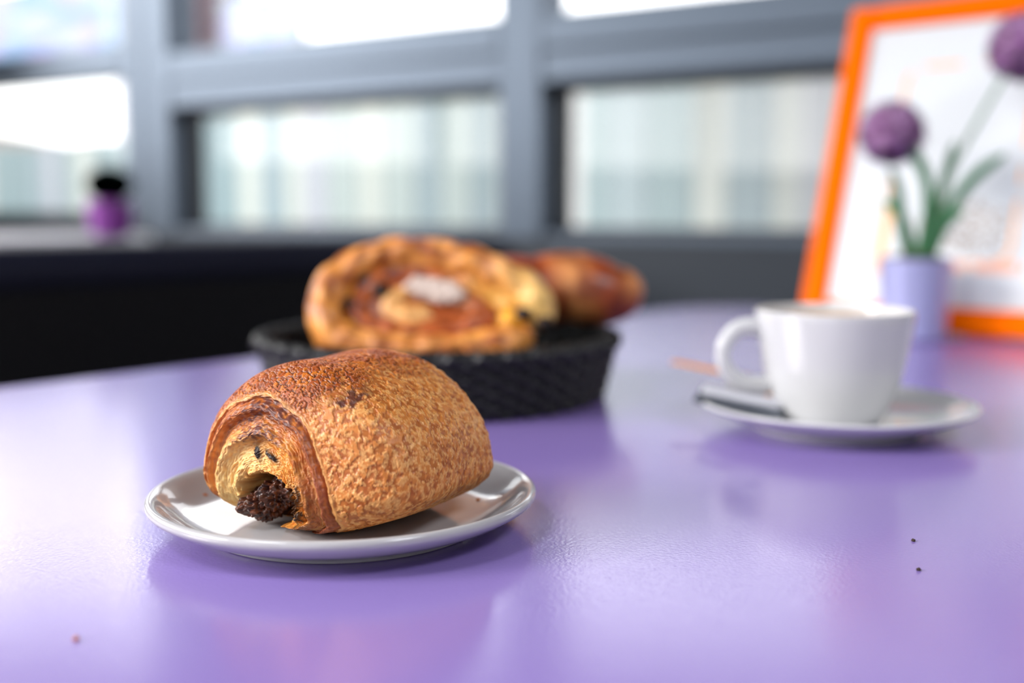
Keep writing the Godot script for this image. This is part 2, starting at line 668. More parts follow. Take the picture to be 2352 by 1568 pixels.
func board(label: String, x0: float, x1: float, y0: float, y1: float, seed_at: int) -> void:
	var b := thing("advertising_board", label, "board", Vector3(0, T, -2.37), WALL_TURN)
	frame_bar(b, "panel", x0, x1, y0, y1, -3.08, -3.02, "fence rail", 0.01)
	var im := Image.create_empty(128, 96, false, Image.FORMAT_RGB8)
	for y in 96:
		for xx in 128:
			var n := simplex.get_noise_2d(xx * 0.024 + seed_at * 9.7, y * 0.030)
			var n2 := simplex.get_noise_2d(xx * 0.03 - seed_at * 5.1, y * 0.026 + 20.0)
			var c := Color(0.26, 0.43, 0.58).lerp(Color(0.50, 0.53, 0.60), sm(-0.3, 0.4, n))
			c = c.lerp(Color(0.50, 0.43, 0.64), sm(0.1, 0.6, n2))
			im.set_pixel(xx, y, c)
	var m := StandardMaterial3D.new()
	m.resource_name = "board print"
	m.albedo_texture = ImageTexture.create_from_image(im)
	m.roughness = 0.5
	piece(b, "print", sheet(x1 - x0 - 0.02, y1 - y0 - 0.02, 0.004), m, Vector3((x0 + x1) / 2, (y0 + y1) / 2, -3.017))
	for x in [x0 + 0.1, x1 - 0.1]:
		frame_bar(b, "post", x - 0.03, x + 0.03, -0.95, y1, -3.16, -3.085, "steel", 0.005)


func sheet(w: float, h: float, thick: float) -> ArrayMesh:   # a thin upright panel whose front carries a picture
	var st := SurfaceTool.new()
	st.begin(Mesh.PRIMITIVE_TRIANGLES)
	var z := thick / 2
	var q := [Vector2(-w / 2, h / 2), Vector2(w / 2, h / 2), Vector2(w / 2, -h / 2), Vector2(-w / 2, -h / 2)]
	var uv := [Vector2(0, 0), Vector2(1, 0), Vector2(1, 1), Vector2(0, 1)]
	for k in [0, 1, 2, 0, 2, 3]:
		st.set_normal(Vector3.BACK)
		st.set_uv(uv[k])
		st.add_vertex(Vector3(q[k].x, q[k].y, z))
	for k in [0, 2, 1, 0, 3, 2]:
		st.set_normal(Vector3.FORWARD)
		st.set_uv(Vector2(0.02, 0.02))
		st.add_vertex(Vector3(q[k].x, q[k].y, -z))
	for i in 4:
		var a: Vector2 = q[i]
		var b: Vector2 = q[(i + 1) % 4]
		var nn := Vector3((b - a).normalized().y, -(b - a).normalized().x, 0) * -1.0
		for v in [Vector3(a.x, a.y, z), Vector3(a.x, a.y, -z), Vector3(b.x, b.y, z), Vector3(b.x, b.y, z), Vector3(a.x, a.y, -z), Vector3(b.x, b.y, -z)]:
			st.set_normal(nn)
			st.set_uv(Vector2(0.02, 0.02))
			st.add_vertex(v)
	return st.commit()


# ---------------------------------------------------------------- furniture
func build_table() -> void:
	var t := thing("cafe_table", "lavender laminate cafe table with rounded corners under all the food", "table", Vector3(0, 0, 0), TABLE_TURN)
	var o := rounded_rect(-0.848, -1.402, -0.045, 0.10, 0.13)
	piece(t, "table_top", slab(o, T - 0.004, T, 0.0012), M["lavender laminate"])
	piece(t, "table_edge", slab(o, T - 0.030, T - 0.0041, 0.003), M["lavender edge"])
	for z in [-1.05, -0.25]:
		piece(t, "pedestal", lathe([Vector2(0, 0.72), Vector2(0.12, 0.72), Vector2(0.12, 0.708), Vector2(0.03, 0.70), Vector2(0.03, 0.05), Vector2(0.05, 0.025), Vector2(0.23, 0.012), Vector2(0.23, 0.0), Vector2(0, 0)], 40, 1), M["steel"], Vector3(-0.4465, 0, z))


func build_bench() -> void:
	var b := thing("bench", "black upholstered bench with a long backrest left of the table", "bench", Vector3.ZERO, TABLE_TURN)
	# side outline of the backrest, with a rounded far top corner, stood upright
	piece(b, "backrest", upright_slab(-1.60, 0.5, 0.30, T + 0.058, 0.07, 0.075), M["black leather"], Vector3(-1.44, 0, 0))
	piece(b, "head_roll", sweep([Vector3(0, 0, 0.5), Vector3(0, 0, -0.4), Vector3(0, 0, -1.50), Vector3(0, -0.015, -1.57), Vector3(0, -0.045, -1.60)], 60, 20, func(_t): return 0.034), M["navy leather"], Vector3(-1.43, T + 0.052, 0))
	piece(b, "seat", box(Vector3(0.50, 0.12, 2.1), 0.03), M["black leather"], Vector3(-1.155, 0.39, -0.55))
	piece(b, "plinth", box(Vector3(0.46, 0.33, 2.1), 0.004), M["slate paint"], Vector3(-1.17, 0.165, -0.55))


func upright_slab(z0: float, z1: float, y0: float, y1: float, r: float, thick: float) -> ArrayMesh:
	var o := rounded_rect(z0, y0, z1, y1, r, 8)
	var m := slab(o, -thick / 2, thick / 2, 0.012)
	var st := SurfaceTool.new()
	st.append_from(m, 0, Transform3D(Basis(Vector3(0, 0, 1), Vector3(1, 0, 0), Vector3(0, 1, 0)), Vector3.ZERO))
	return st.commit()


# ---------------------------------------------------------------- the plate and its pastry
func build_plate() -> void:
	var p := piece(self, "side_plate", lathe([Vector2(0, 0.0050), Vector2(0.030, 0.0050), Vector2(0.054, 0.0051), Vector2(0.066, 0.0064), Vector2(0.0735, 0.0108), Vector2(0.0770, 0.0140), Vector2(0.0790, 0.0154), Vector2(0.0812, 0.0157), Vector2(0.0824, 0.0143), Vector2(0.0822, 0.0123), Vector2(0.0800, 0.0104), Vector2(0.074, 0.0068), Vector2(0.066, 0.0040), Vector2(0.0605, 0.0026), Vector2(0.0592, 0.0014), Vector2(0.0592, 0.0), Vector2(0.0560, 0.0), Vector2(0.0550, 0.0015), Vector2(0.052, 0.0020), Vector2(0.02, 0.0020), Vector2(0, 0.0020)], 160, 2), M["shaded plate glaze"], V(-0.072, 0, -0.476))
	tag(p, "round white glazed side plate under the chocolate pastry", "plate")


func build_chocolate_pastry() -> void:
	var t := thing("chocolate_pastry", "golden brown chocolate pastry roll on the white plate in front", "pastry", V(-0.0687, 0.0050, -0.4726), -30.58)
	piece(t, "dough", pastry_roll(), M["pastry"])
	var f := piece(t, "chocolate_filling", chocolate(Vector3(0.0140, 0.0062, 0.012), 1.0), M["chocolate"], Vector3(-0.0125, 0.0135, 0.0290), Vector3(0, -8, 30))
	f.set_meta("label", "dark crumbly chocolate stick at the open end")
	piece(t, "chocolate_filling", chocolate(Vector3(0.0068, 0.0062, 0.013), 5.0), M["chocolate"], Vector3(-0.0190, 0.0085, 0.0300))


func chocolate(size: Vector3, at: float) -> ArrayMesh:
	var p := PackedVector3Array()
	var c := PackedColorArray()
	var nu := 120
	var nv := 160
	for u in nu:
		for v in nv:
			var a := PI * u / (nu - 1.0)
			var b := TAU * v / nv
			var d := Vector3(sin(a) * cos(b), cos(a), sin(a) * sin(b))
			var s := d * size * 1000.0
			var big := simplex.get_noise_3d(s.x * 0.16 + at, s.y * 0.16, s.z * 0.16)
			var mid := simplex.get_noise_3d(s.x * 0.42 + at, s.y * 0.42, s.z * 0.42)
			var small := cells.get_noise_3d(s.x * 0.55 + at, s.y * 0.55, s.z * 0.55) + 1.0
			p.append(d * size * (1.0 + 0.24 * big + 0.12 * mid) + d * 0.0008 * minf(small * 1.4, 1.0))
			var tone := cell_tone.get_noise_3d(s.x * 0.55 + at, s.y * 0.55, s.z * 0.55)
			c.append(lin(52, 28, 22).lerp(lin(112, 62, 42), clampf(0.35 + 0.5 * tone + 0.4 * mid, 0.0, 1.0)))
	return grid(p, c, nu, nv, true)


func pastry_roll() -> ArrayMesh:
	var half_w := 0.05615
	var half_l := 0.0467
	var high := 0.0677
	var low := 0.021
	var pw := 2.0 / 3.57
	# profile from the back pole to the middle of the front face, resampled evenly along its length
	var raw := PackedVector2Array()
	for i in 801:
		var th := PI * i / 800.0
		raw.append(Vector2(-signf(cos(th)) * pow(absf(cos(th)), pw), pow(maxf(sin(th), 0.0), pw)))
	var run := PackedFloat32Array([0.0])
	for i in 800:
		var d := raw[i + 1] - raw[i]
		var weight := 0.55 if raw[i].x < -0.9 else (1.25 if raw[i].x > 0.4 else 1.0)
		run.append(run[i] + Vector2(d.x * half_l, d.y * 0.045).length() * weight)
	var nu := 620
	var nv := 720
	var p := PackedVector3Array()
	p.resize(nu * nv)
	var c := PackedColorArray()
	c.resize(nu * nv)
	var k := 0
	var skin_gap := lin(160, 82, 28)
	var skin_tan := lin(204, 124, 54)
	var skin_pale := lin(234, 176, 106)
	var glaze_gap := lin(72, 26, 6)
	var glaze := lin(158, 72, 14)
	var glaze_hi := lin(200, 112, 30)
	var burnt := lin(88, 44, 42)
	var inner := lin(232, 158, 66)
	var pale_in := lin(250, 216, 148)
	var orange := lin(202, 112, 42)
	var reddish := lin(140, 68, 42)
	var darkest := lin(40, 22, 20)
	var j := 0
	for u in nu:
		var want := run[800] * u / (nu - 1.0)
		while j < 799 and run[j + 1] < want:
			j += 1
		var q := raw[j].lerp(raw[j + 1], clampf((want - run[j]) / maxf(run[j + 1] - run[j], 1e-9), 0.0, 1.0))
		var az := q.x
		var rho := q.y
		for v in nv:
			# more points on the upper and right sides, which are seen
			var s := v / float(nv)
			var phi := TAU * s - 0.45 + 0.33 * sin(TAU * s - 0.9)
			var cp := cos(phi)
			var sp := sin(phi)
			var x := cp * half_w * rho
			var y := low + sp * (high - low) * rho
			if sp < 0.0:
				y = low - pow(-sp, 0.62) * low * minf(rho * 1.06, 1.0)
				x = signf(cp) * pow(absf(cp), 0.85) * half_w * rho * (1.0 - (0.42 if cp > 0.0 else 0.22) * (-sp))
			var z := az * half_l
			var mx := x * 1000.0
			var my := y * 1000.0
			var mz := z * 1000.0
			# slow unevenness of the whole roll
			var slow := simplex.get_noise_3d(mx * 0.026 + 3.0, my * 0.026, mz * 0.026)
			var out := Vector3(cp * rho, sp * rho, az * pow(absf(az), 2.0)).normalized()
			var pos := Vector3(x, y, z) + out * 0.0012 * slow
			# lapped sheet near the back end
			var lap := sm(-0.60, -0.66, az + 0.05 * simplex.get_noise_2d(phi * 1.3, 4.0))
			pos -= out * 0.0028 * lap * sm(-0.99, -0.85, az)
			var fine := simplex.get_noise_3d(mx * 1.1, my * 1.1, mz * 1.1)
			var mid := simplex.get_noise_3d(mx * 0.30, my * 0.30, mz * 0.30 + 9.0)
			# how far into the rolled end: r runs outwards from the middle of the spiral, in millimetres
			var ox := mx + 9.0
			var oy := (my - 13.0) * (0.87 if my > 13.0 else (2.4 if mx > -9.0 else 1.25))
			var ang := atan2(oy, ox)
			var r := sqrt(ox * ox + oy * oy) + 1.5 * simplex.get_noise_2d(ang * 1.3, 2.0) + 0.45 * mid - 2.2 * sm(0.6, -1.0, ang) * sm(-3.0, -1.6, ang)
			var end := sm(39.5, 36.5, r) * sm(0.42, 0.55, az)
			var col := Color.BLACK
			var lift := 0.0
			if end < 1.0:
				# -- baked skin with flakes
				var patch := simplex.get_noise_3d(mx * 0.055 + 7.0, my * 0.055, mz * 0.055)
				var flakes := fbm.get_noise_3d(mx * 0.19, my * 0.19, mz * 0.19)
				var chips := fbm.get_noise_3d(mx * 0.36 + 50.0, my * 0.36, mz * 0.36)
				var crown := sm(0.68, 0.88, sp - 0.30 * cp + 0.12 * patch + 0.16 * flakes)
				var flake := sm(-0.06, 0.03, flakes + 0.10 * patch)
				var chip := sm(0.03, 0.08, chips + 0.12 * patch)
				var plain := skin_gap.lerp(skin_tan, clampf(0.25 + 0.75 * flake + 0.5 * mid, 0.0, 1.0))
				plain = plain.lerp(skin_pale, chip * (0.55 + 0.4 * fine))
				var wx := mx + 0.35 * fine
				var wy := my + 0.9 * chips
				var ge := cells.get_noise_3d(wx * 0.50, wy * 0.46, mz * 0.27 + 30.0) + 1.0
				var gt := cell_tone.get_noise_3d(wx * 0.50, wy * 0.46, mz * 0.27 + 30.0)
				var open := sm(0.02, 0.17, ge + 0.05 * fine)
				var top := glaze_gap.lerp(glaze, open)
				top = top.lerp(glaze_hi, clampf(open * sm(-0.3, 0.8, gt + 0.4 * fine - 0.3 * patch), 0.0, 1.0) * 0.8)
				top = top.lerp(lin(122, 54, 16), 0.7 * sm(0.0, 0.45, patch + 0.4 * flakes) * (1.0 - 0.5 * open))
				col = plain.lerp(top, crown)
				lift = lerpf(0.00034 * flake + 0.00014 * chip + 0.00004 * fine, 0.00065 * open + 0.00005 * fine, crown)
				# dark smears where a lap caught the heat
				var smear := bump(mx, 27.0, 4.6) * bump(my, 56.5, 2.6 + 1.2 * mid) * sm(0.3, 0.6, az) + bump(mx, 23.0, 1.4) * bump(my, 13.0, 1.2) * sm(0.4, 0.8, az) + bump(mx, 26.0, 0.9) * bump(my, 11.0, 0.9) * sm(0.4, 0.8, az)
				col = col.lerp(lin(78, 32, 28), clampf(smear * 1.3 * (0.9 + mid), 0.0, 0.92))
			if end > 0.0:
				# -- the rolled end: sheet edges standing proud, each with a step down behind it
				var fib := simplex.get_noise_2d(r * 1.5, ang * 5.0)
				var fib2 := simplex.get_noise_2d(r * 0.8 + 70.0, ang * 9.0)
				var right := sm(1.1, 0.2, ang) * sm(-2.2, -1.2, ang)
				var left := sm(2.0, 2.7, absf(ang))
				var h := 0.9 * bump(r, 37.4, 1.0) - 1.3 * bump(r, 35.6, 0.9)
				h += 1.9 * bump(r, 33.2, 1.9) * (1.0 - 0.5 * left)
				h -= 2.6 * sm(32.6, 30.4, r) - 1.0 * sm(30.0, 27.5, r)
				h += 2.4 * bump(r, 24.6, 1.8) * (1.0 - 0.6 * left)
				h -= 3.2 * sm(24.2, 21.6, r) - 0.8 * sm(21.0, 18.0, r)
				h += 0.45 * fib + 0.14 * fib2 + 0.10 * fine + 0.9 * left * sin(r * 1.25)
				var hx := (mx + 9.5 + 0.9 * maxf(12.0 - my, 0.0)) / 16.5
				var hy := (my - 12.0) / (12.5 if my > 12.0 else 16.0)
				var hole := sm(1.10, 0.70, sqrt(hx * hx + hy * hy) + 0.12 * mid)
				var pale := clampf(bump(mx, -30.0, 9.0) * bump(my, 14.0, 16.0) + 0.8 * bump(mx, -17.0, 12.0) * bump(my, 30.0, 6.5), 0.0, 1.0)
				var fc := orange.lerp(inner, clampf(sm(33.0, 20.0, r) * 0.8 + 0.5 * mid + 0.3 * fib, 0.0, 1.0))
				fc = fc.lerp(pale_in, clampf(pale * (0.85 + 0.4 * fib), 0.0, 1.0))
				fc = fc.lerp(reddish, clampf(0.25 + 0.8 * fib + 0.4 * fib2, 0.0, 0.9) * sm(26.0, 34.0, r))
				fc = fc.lerp(reddish, right * clampf(bump(r, 31.8, 5.6) * (1.0 + 0.5 * fib), 0.0, 0.95))
				fc = fc.lerp(lin(236, 176, 104), clampf(0.8 * bump(r, 37.2, 0.8) + 0.6 * right * bump(r, 29.2, 0.9), 0.0, 0.8))
				var arc1 := bump(r, 33.6, 3.4) * bump(ang, 1.36, 0.52)
				var arc2 := bump(r, 25.0, 2.5) * (bump(ang, 1.58, 0.50) + 0.35 * right)
				var arc3 := 0.5 * bump(r, 29.5, 1.3) * bump(ang, 1.9, 0.5)
				fc = fc.lerp(burnt, clampf((arc1 + arc2 + arc3) * (1.05 + 0.9 * fib2 + 0.5 * fine), 0.0, 0.95))
				var spot := bump(mx, -12.8, 1.6) * bump(my, 32.8 - 0.4 * (mx + 12.8), 2.2) + bump(mx, -5.2, 2.8) * bump(my, 32.2 - 0.5 * (mx + 5.2), 1.5)
				fc = fc.lerp(darkest, clampf(spot * 2.2 + mid * spot, 0.0, 1.0))
				h += 1.0 * clampf(spot * 1.5, 0.0, 1.0)
				var charred := bump(mx, 7.0, 4.5) * bump(my, 13.0, 9.0)
				fc = fc.lerp(darkest, clampf(charred * (1.0 + 1.6 * mid + 0.8 * fine), 0.0, 0.95))
				h += charred * (2.5 + 1.6 * mid + 0.7 * fine)
				fc = fc.lerp(lin(70, 36, 24), hole * 0.9 * sm(-25.0, -17.0, mx))
				h -= 19.0 * hole
				col = col.lerp(fc, end)
				lift *= 1.0 - end
				pos.z += 0.001 * h * end
			pos += out * lift
			if pos.y < 0.0002:
				pos.y = 0.0002
			p[k] = pos
			c[k] = col
			k += 1
	return grid(p, c, nu, nv, true)


# ---------------------------------------------------------------- the basket
func build_basket() -> void:
	var b := thing("basket", "round black woven basket holding the two pastries behind", "basket", V(-0.053, 0, -0.815))
	var rows := 8
	for k in rows + 1:
		var y := 0.0035 + k * 0.0048
		var r := lerpf(0.1160, 0.1255, k / float(rows))
		piece(b, "coil" if k < rows else "rim", cord_ring(r, 0.0030 if k < rows else 0.0048, k), M["black wicker"], Vector3(0, y, 0))
	piece(b, "base", lathe([Vector2(0, 0.006), Vector2(0.110, 0.006), Vector2(0.113, 0.003), Vector2(0.110, 0.0), Vector2(0, 0.0)], 64, 1), M["black wicker"])
	for k in 40:
		var a := TAU * k / 40.0
		piece(b, "stake", box(Vector3(0.0030, 0.046, 0.0030), 0.001), M["black wicker"], Vector3(cos(a) * 0.1195, 0.0235, sin(a) * 0.1170), Vector3(0, -rad_to_deg(a), -11.0))


func cord_ring(r: float, thick: float, row: int) -> ArrayMesh:
	var p := PackedVector3Array()
	var nu := 720
	var nv := 10
	for u in nu:
		var a := TAU * u / (nu - 1.0)
		var weave := 0.0018 * sin(a * 40.0 + PI * (row % 2))
		for v in nv:
			var b := TAU * v / nv
			var t := thick * (1.0 + 0.22 * sin(a * 130.0 + b * 2.0))
			var rr := r + weave + cos(b) * t
			p.append(Vector3(rr * cos(a), sin(b) * t, rr * sin(a)))
	return grid(p, PackedColorArray(), nu, nv, true, false, false)


# points given as offsets in the danish's own face, in units of 0.308 mm
func face_point(dx: float, dy: float, dz := 0.0) -> Vector3:
	return Vector3(dx * 0.000308, dy * 0.000308, dz)


func build_danish() -> void:
	var t := thing("raisin_danish", "large oval raisin danish with white sugar, leaning in the basket", "danish", V(-0.054, 0.0725, -0.800), 0.0)
	t.rotation_degrees = Vector3(-35.0, 0, 0)
	var crust := lin(232, 154, 76)
	var brown := lin(150, 74, 28)
	var pale := lin(240, 196, 118)
	var outer := []
	for q in [[250, -75], [215, 5], [120, 65], [20, 100], [-80, 108], [-170, 85], [-232, 30], [-250, -40], [-225, -105], [-150, -140], [-40, -150], [80, -145], [170, -125], [215, -95]]:
		outer.append(face_point(q[0], q[1]))
	var crust_tone := func(s: float, a: float) -> Color:
		var n := simplex.get_noise_2d(s * 14.0, a * 1.2)
		var c := crust.lerp(brown, clampf(0.12 + 0.8 * n + 0.35 * sin(a), 0.0, 1.0))
		return c.lerp(pale, sm(0.20, 0.02, s) * 0.9)
	var crust_lump := func(s: float, a: float) -> float:
		return 0.0016 * simplex.get_noise_2d(s * 22.0, a * 0.9 + 5.0)
	piece(t, "dough_coil", sweep(outer, 220, 36, func(s): return 0.0130 * minf(1.0, 0.45 + minf(s, 1.0 - s) * 14.0), crust_tone, crust_lump, 1.25, Vector3.BACK), M["glazed pastry"])
	var inner := []
	for q in [[215, -62], [150, -10], [60, 38], [-40, 62], [-120, 48], [-165, 0], [-170, -50], [-125, -90], [-30, -96], [60, -84], [110, -50], [60, -5], [-20, 15], [-80, 0], [-95, -35], [-50, -55], [20, -45]]:
		inner.append(face_point(q[0], q[1] , -0.004))
	var inner_tone := func(s: float, a: float) -> Color:
		var n := simplex.get_noise_2d(s * 20.0, a * 1.1 + 30.0)
		var c := lin(188, 96, 40).lerp(lin(118, 48, 22), clampf(0.4 + 0.9 * n, 0.0, 1.0))
		c = c.lerp(lin(222, 160, 70), sm(0.24, 0.04, s))
		return c.lerp(lin(236, 176, 104), sm(0.68, 0.85, s) * 0.8)
	piece(t, "inner_coil", sweep(inner, 260, 28, func(s): return 0.0098 * minf(1.0, 0.4 + minf(s, 1.0 - s) * 14.0), inner_tone, crust_lump, 1.1, Vector3.BACK), M["glazed pastry"])
	piece(t, "custard_filling", blob(Vector3(0.068, 0.040, 0.012), 0.15, 3.0, 2.0), M["custard"], Vector3(-0.004, -0.006, -0.008))
	for q in [[-185, -92, 0.0], [140, -12, -0.002], [175, -60, 0.0], [-200, 10, -0.002]]:
		piece(t, "yellow_custard", blob(Vector3(0.011, 0.008, 0.005), 0.35, 2.2, q[0] * 0.7, 16, 20), M["yellow custard"], face_point(q[0], q[1], q[2]))
	for q in [[-105, 80, 0.006], [200, -68, 0.012], [248, -92, 0.012], [-168, 38, 0.004], [-195, -28, 0.004], [-125, 5, 0.006]]:
		piece(t, "raisin", blob(Vector3(0.0058, 0.0046, 0.0045), 0.3, 2.2, q[0], 14, 18), M["raisin"], face_point(q[0], q[1], q[2]))
	for k in 26:
		var a := k * 2.4
		var w := sqrt((k + 0.5) / 26.0)
		var dx := 2.0 + 62.0 * w * cos(a)
		piece(t, "sugar_icing", blob(Vector3(0.0046, 0.0036, 0.0030), 0.5, 2.6, k * 7.0, 12, 14), M["sugar"], face_point(dx, 4.0 - dx * 0.25 + 22.0 * w * sin(a), 0.0068))


func build_croissant() -> void:
	var t := thing("croissant", "dark brown croissant resting on the right rim of the basket", "croissant", V(0.018, 0.0715, -0.868))
	var pts := [Vector3(-0.062, -0.016, -0.020), Vector3(-0.035, -0.004, -0.004), Vector3(0.0, 0.001, 0.0), Vector3(0.035, 0.001, 0.0), Vector3(0.062, -0.001, 0.004), Vector3(0.082, -0.003, 0.008)]
	var tone := func(s: float, a: float) -> Color:
		var ridge := sin(s * 15.0 - a * 0.9 + 1.0)
		var n := simplex.get_noise_2d(s * 9.0, a * 1.0 + 60.0)
		var c := lin(150, 62, 24).lerp(lin(214, 142, 84), clampf(0.5 + 0.5 * ridge, 0.0, 1.0) * sm(0.45, 0.62, s))
		return c.lerp(lin(112, 46, 28), clampf(0.3 + 0.8 * n, 0.0, 0.8))
	var lump := func(s: float, a: float) -> float:
		return 0.0040 * absf(sin(s * 7.5 - a * 0.45 + 0.5)) - 0.001
	piece(t, "dough", sweep(pts, 140, 48, func(s): return 0.0275 * pow(clampf(1.0 - pow(s, 7.0), 0.0, 1.0), 0.5) * (0.80 + 0.2 * sm(0.0, 0.3, s)) * sm(-0.15, 0.10, s) + 0.0004, tone, lump, 0.95), M["glazed pastry"])


# ---------------------------------------------------------------- the cup
func build_cup() -> void:
	var s := piece(self, "saucer", lathe([Vector2(0, 0.0052), Vector2(0.024, 0.0052), Vector2(0.029, 0.0060), Vector2(0.034, 0.0056), Vector2(0.050, 0.0075), Vector2(0.066, 0.0110), Vector2(0.0790, 0.0168), Vector2(0.0815, 0.0176), Vector2(0.0832, 0.0168), Vector2(0.0826, 0.0150), Vector2(0.070, 0.0090), Vector2(0.055, 0.0048), Vector2(0.0510, 0.0036), Vector2(0.0500, 0.0006), Vector2(0.0490, 0.0), Vector2(0.0465, 0.0), Vector2(0.0455, 0.0022), Vector2(0, 0.0026)], 128, 2), M["glazed white"], V(0.199, 0, -0.686))
	tag(s, "white saucer under the coffee cup", "saucer")
	var c := thing("coffee_cup", "white porcelain coffee cup with its handle to the left", "cup", V(0.196, 0.0056, -0.686))
	piece(c, "body", lathe([Vector2(0, 0.0052), Vector2(0.020, 0.0052), Vector2(0.030, 0.0085), Vector2(0.036, 0.020), Vector2(0.0405, 0.040), Vector2(0.0440, 0.060), Vector2(0.0452, 0.0672), Vector2(0.0462, 0.0682), Vector2(0.0473, 0.0672), Vector2(0.0468, 0.061), Vector2(0.0438, 0.042), Vector2(0.0395, 0.022), Vector2(0.0330, 0.0065), Vector2(0.0300, 0.0022), Vector2(0.0285, 0.0002), Vector2(0.026, 0.0), Vector2(0.0245, 0.0018), Vector2(0, 0.0022)], 128, 2), M["glazed white"])
	var h := [Vector3(-0.0435, 0.0555, 0.0), Vector3(-0.052, 0.0575, 0.001), Vector3(-0.0610, 0.0545, 0.002), Vector3(-0.0670, 0.0460, 0.003), Vector3(-0.0672, 0.0360, 0.003), Vector3(-0.0620, 0.0275, 0.002), Vector3(-0.0530, 0.0225, 0.001), Vector3(-0.0395, 0.0215, 0.0)]
	piece(c, "handle", sweep(h, 60, 24, func(t): return 0.0046 + 0.0012 * absf(t - 0.5) * 2.0, null, null, 0.85, Vector3.BACK), M["glazed white"])
	var f := piece(self, "coffee", lathe([Vector2(0, 0.0632), Vector2(0.030, 0.0629), Vector2(0.0435, 0.0620), Vector2(0.0425, 0.055), Vector2(0, 0.055)], 64, 1), M["coffee foam"], V(0.196, 0.0056, -0.686))
	tag(f, "light brown milk foam filling the white cup", "coffee")


func build_saucer_things() -> void:
	var s := piece(self, "stirrer", box(Vector3(0.120, 0.0018, 0.0075), 0.0006), M["pale wood"], V(0.158, 0.0240, -0.735), Vector3(0, -38.0, -5.5))
	tag(s, "pale wooden stirrer sticking out left over the saucer", "stirrer")
	var p := thing("sugar_sachet", "white and dark sugar sachet on the saucer left of the cup", "sachet", V(0.140, 0.0172, -0.684), -38.0)
	p.rotation_degrees = Vector3(14.0, -24.0, -8.0)
	piece(p, "wrapper", pillow(0.050, 0.012, 0.0045), M["white paper"], Vector3(0, 0.0020, -0.003))
	piece(p, "dark_back", pillow(0.054, 0.026, 0.0040), M["grey foil"], Vector3(0, -0.0004, 0))

	var q := thing("chocolate_square", "small dark wrapped chocolate on the saucer beside the cup base", "chocolate", V(0.158, 0.0128, -0.715), 20.0)
	piece(q, "wrapper", pillow(0.030, 0.026, 0.008), M["dark wrapper"])
	piece(q, "label_strip", pillow(0.008, 0.0264, 0.0084), M["pale wood"], Vector3(0.004, 0, 0))


func pillow(l: float, w: float, h: float) -> ArrayMesh:     # a flat packet, thick in the middle and crimped at its ends
	var p := PackedVector3Array()
	var nu := 24
	var nv := 24
	for u in nu:
		var t := u / (nu - 1.0) * 2.0 - 1.0
		for v in nv:
			var a := TAU * v / nv
			var k := sqrt(maxf(1.0 - pow(absf(t), 5.0), 0.0)) + 0.06
			p.append(Vector3(t * l / 2, sin(a) * h / 2 * k, signf(cos(a)) * pow(absf(cos(a)), 0.6) * w / 2))
	return grid(p, PackedColorArray(), nu, nv, true)


# ---------------------------------------------------------------- the menu
func build_menu() -> void:
	var w := 0.300
	var h := 0.384
	var t := thing("menu_frame", "orange framed menu leaning back on the table behind the flower pot", "menu", V(0.332, 0.0, -1.302), TABLE_TURN)
	var b := 0.028
	var tilt := deg_to_rad(-17.6)
	for q in [[0.0, b, 0.0, h], [w - b, w, 0.0, h], [b, w - b, h - b, h], [b, w - b, 0.0, b]]:
		var at := Vector3((q[0] + q[1]) / 2, (q[2] + q[3]) / 2, 0).rotated(Vector3.RIGHT, tilt)
		piece(t, "frame_bar", box(Vector3(q[1] - q[0], q[3] - q[2], 0.014), 0.004), M["orange plastic"], at + Vector3(0, 0.003, 0), Vector3(rad_to_deg(tilt), 0, 0))
	var paper := piece(t, "menu_sheet", sheet(w - 2 * b + 0.004, h - 2 * b + 0.004, 0.002), menu_print(), Vector3(w / 2, h / 2, -0.002).rotated(Vector3.RIGHT, tilt) + Vector3(0, 0.003, 0), Vector3(rad_to_deg(tilt), 0, 0))
	paper.set_meta("label", "white printed menu sheet")
	piece(t, "stand_leg", box(Vector3(0.05, 0.30, 0.004), 0.0015), M["orange plastic"], Vector3(w / 2, 0.147, -0.150), Vector3(13.0, 0, 0))


func menu_print() -> StandardMaterial3D:
	var wide := 488
	var high := 656
	var im := Image.create_empty(wide, high, false, Image.FORMAT_RGB8)
	im.fill(Color(0.86, 0.88, 0.90))
	# a rounded orange rule, broken in places
	var inset := 104.0
	var half := Vector2(wide / 2.0 - inset, high / 2.0 - inset)
	for y in high:
		for x in wide:
			var q := (Vector2(x - wide / 2.0, y - high / 2.0)).abs() - half + Vector2(40, 40)
			var d := Vector2(maxf(q.x, 0), maxf(q.y, 0)).length() + minf(maxf(q.x, q.y), 0.0) - 40.0
			if absf(d) < 5.0:
				var n := simplex.get_noise_2d(x * 0.012 + 3.0, y * 0.012)
				if n > 0.0:
					im.set_pixel(x, y, Color(1.0, 0.72, 0.48))
			if absf(x - 108.0 - (600 - y) * 0.02) < 13.0 and y > 440 and y < 585:
				im.set_pixel(x, y, Color(0.97, 0.73, 0.48))
			# a pale pencil sketch of a bowl of leaves at the lower right
			var e := Vector2((x - 300.0) / 120.0, (y - 470.0) / 62.0)
			if d < -14.0 and e.length() < 1.0 and e.y > -0.4 + 0.8 * absf(e.x) - 0.5 and simplex.get_noise_2d(x * 0.05, y * 0.09) > 0.05:
				im.set_pixel(x, y, Color(0.66, 0.60, 0.57))
			if y > 548 and y < 572 and x > 230 and simplex.get_noise_2d(x * 0.03, 8.0) > -0.2:
				im.set_pixel(x, y, Color(0.95, 0.70, 0.60))
	var m := StandardMaterial3D.new()
	m.resource_name = "menu print"
	m.albedo_texture = ImageTexture.create_from_image(im)
	m.roughness = 0.35
	return m


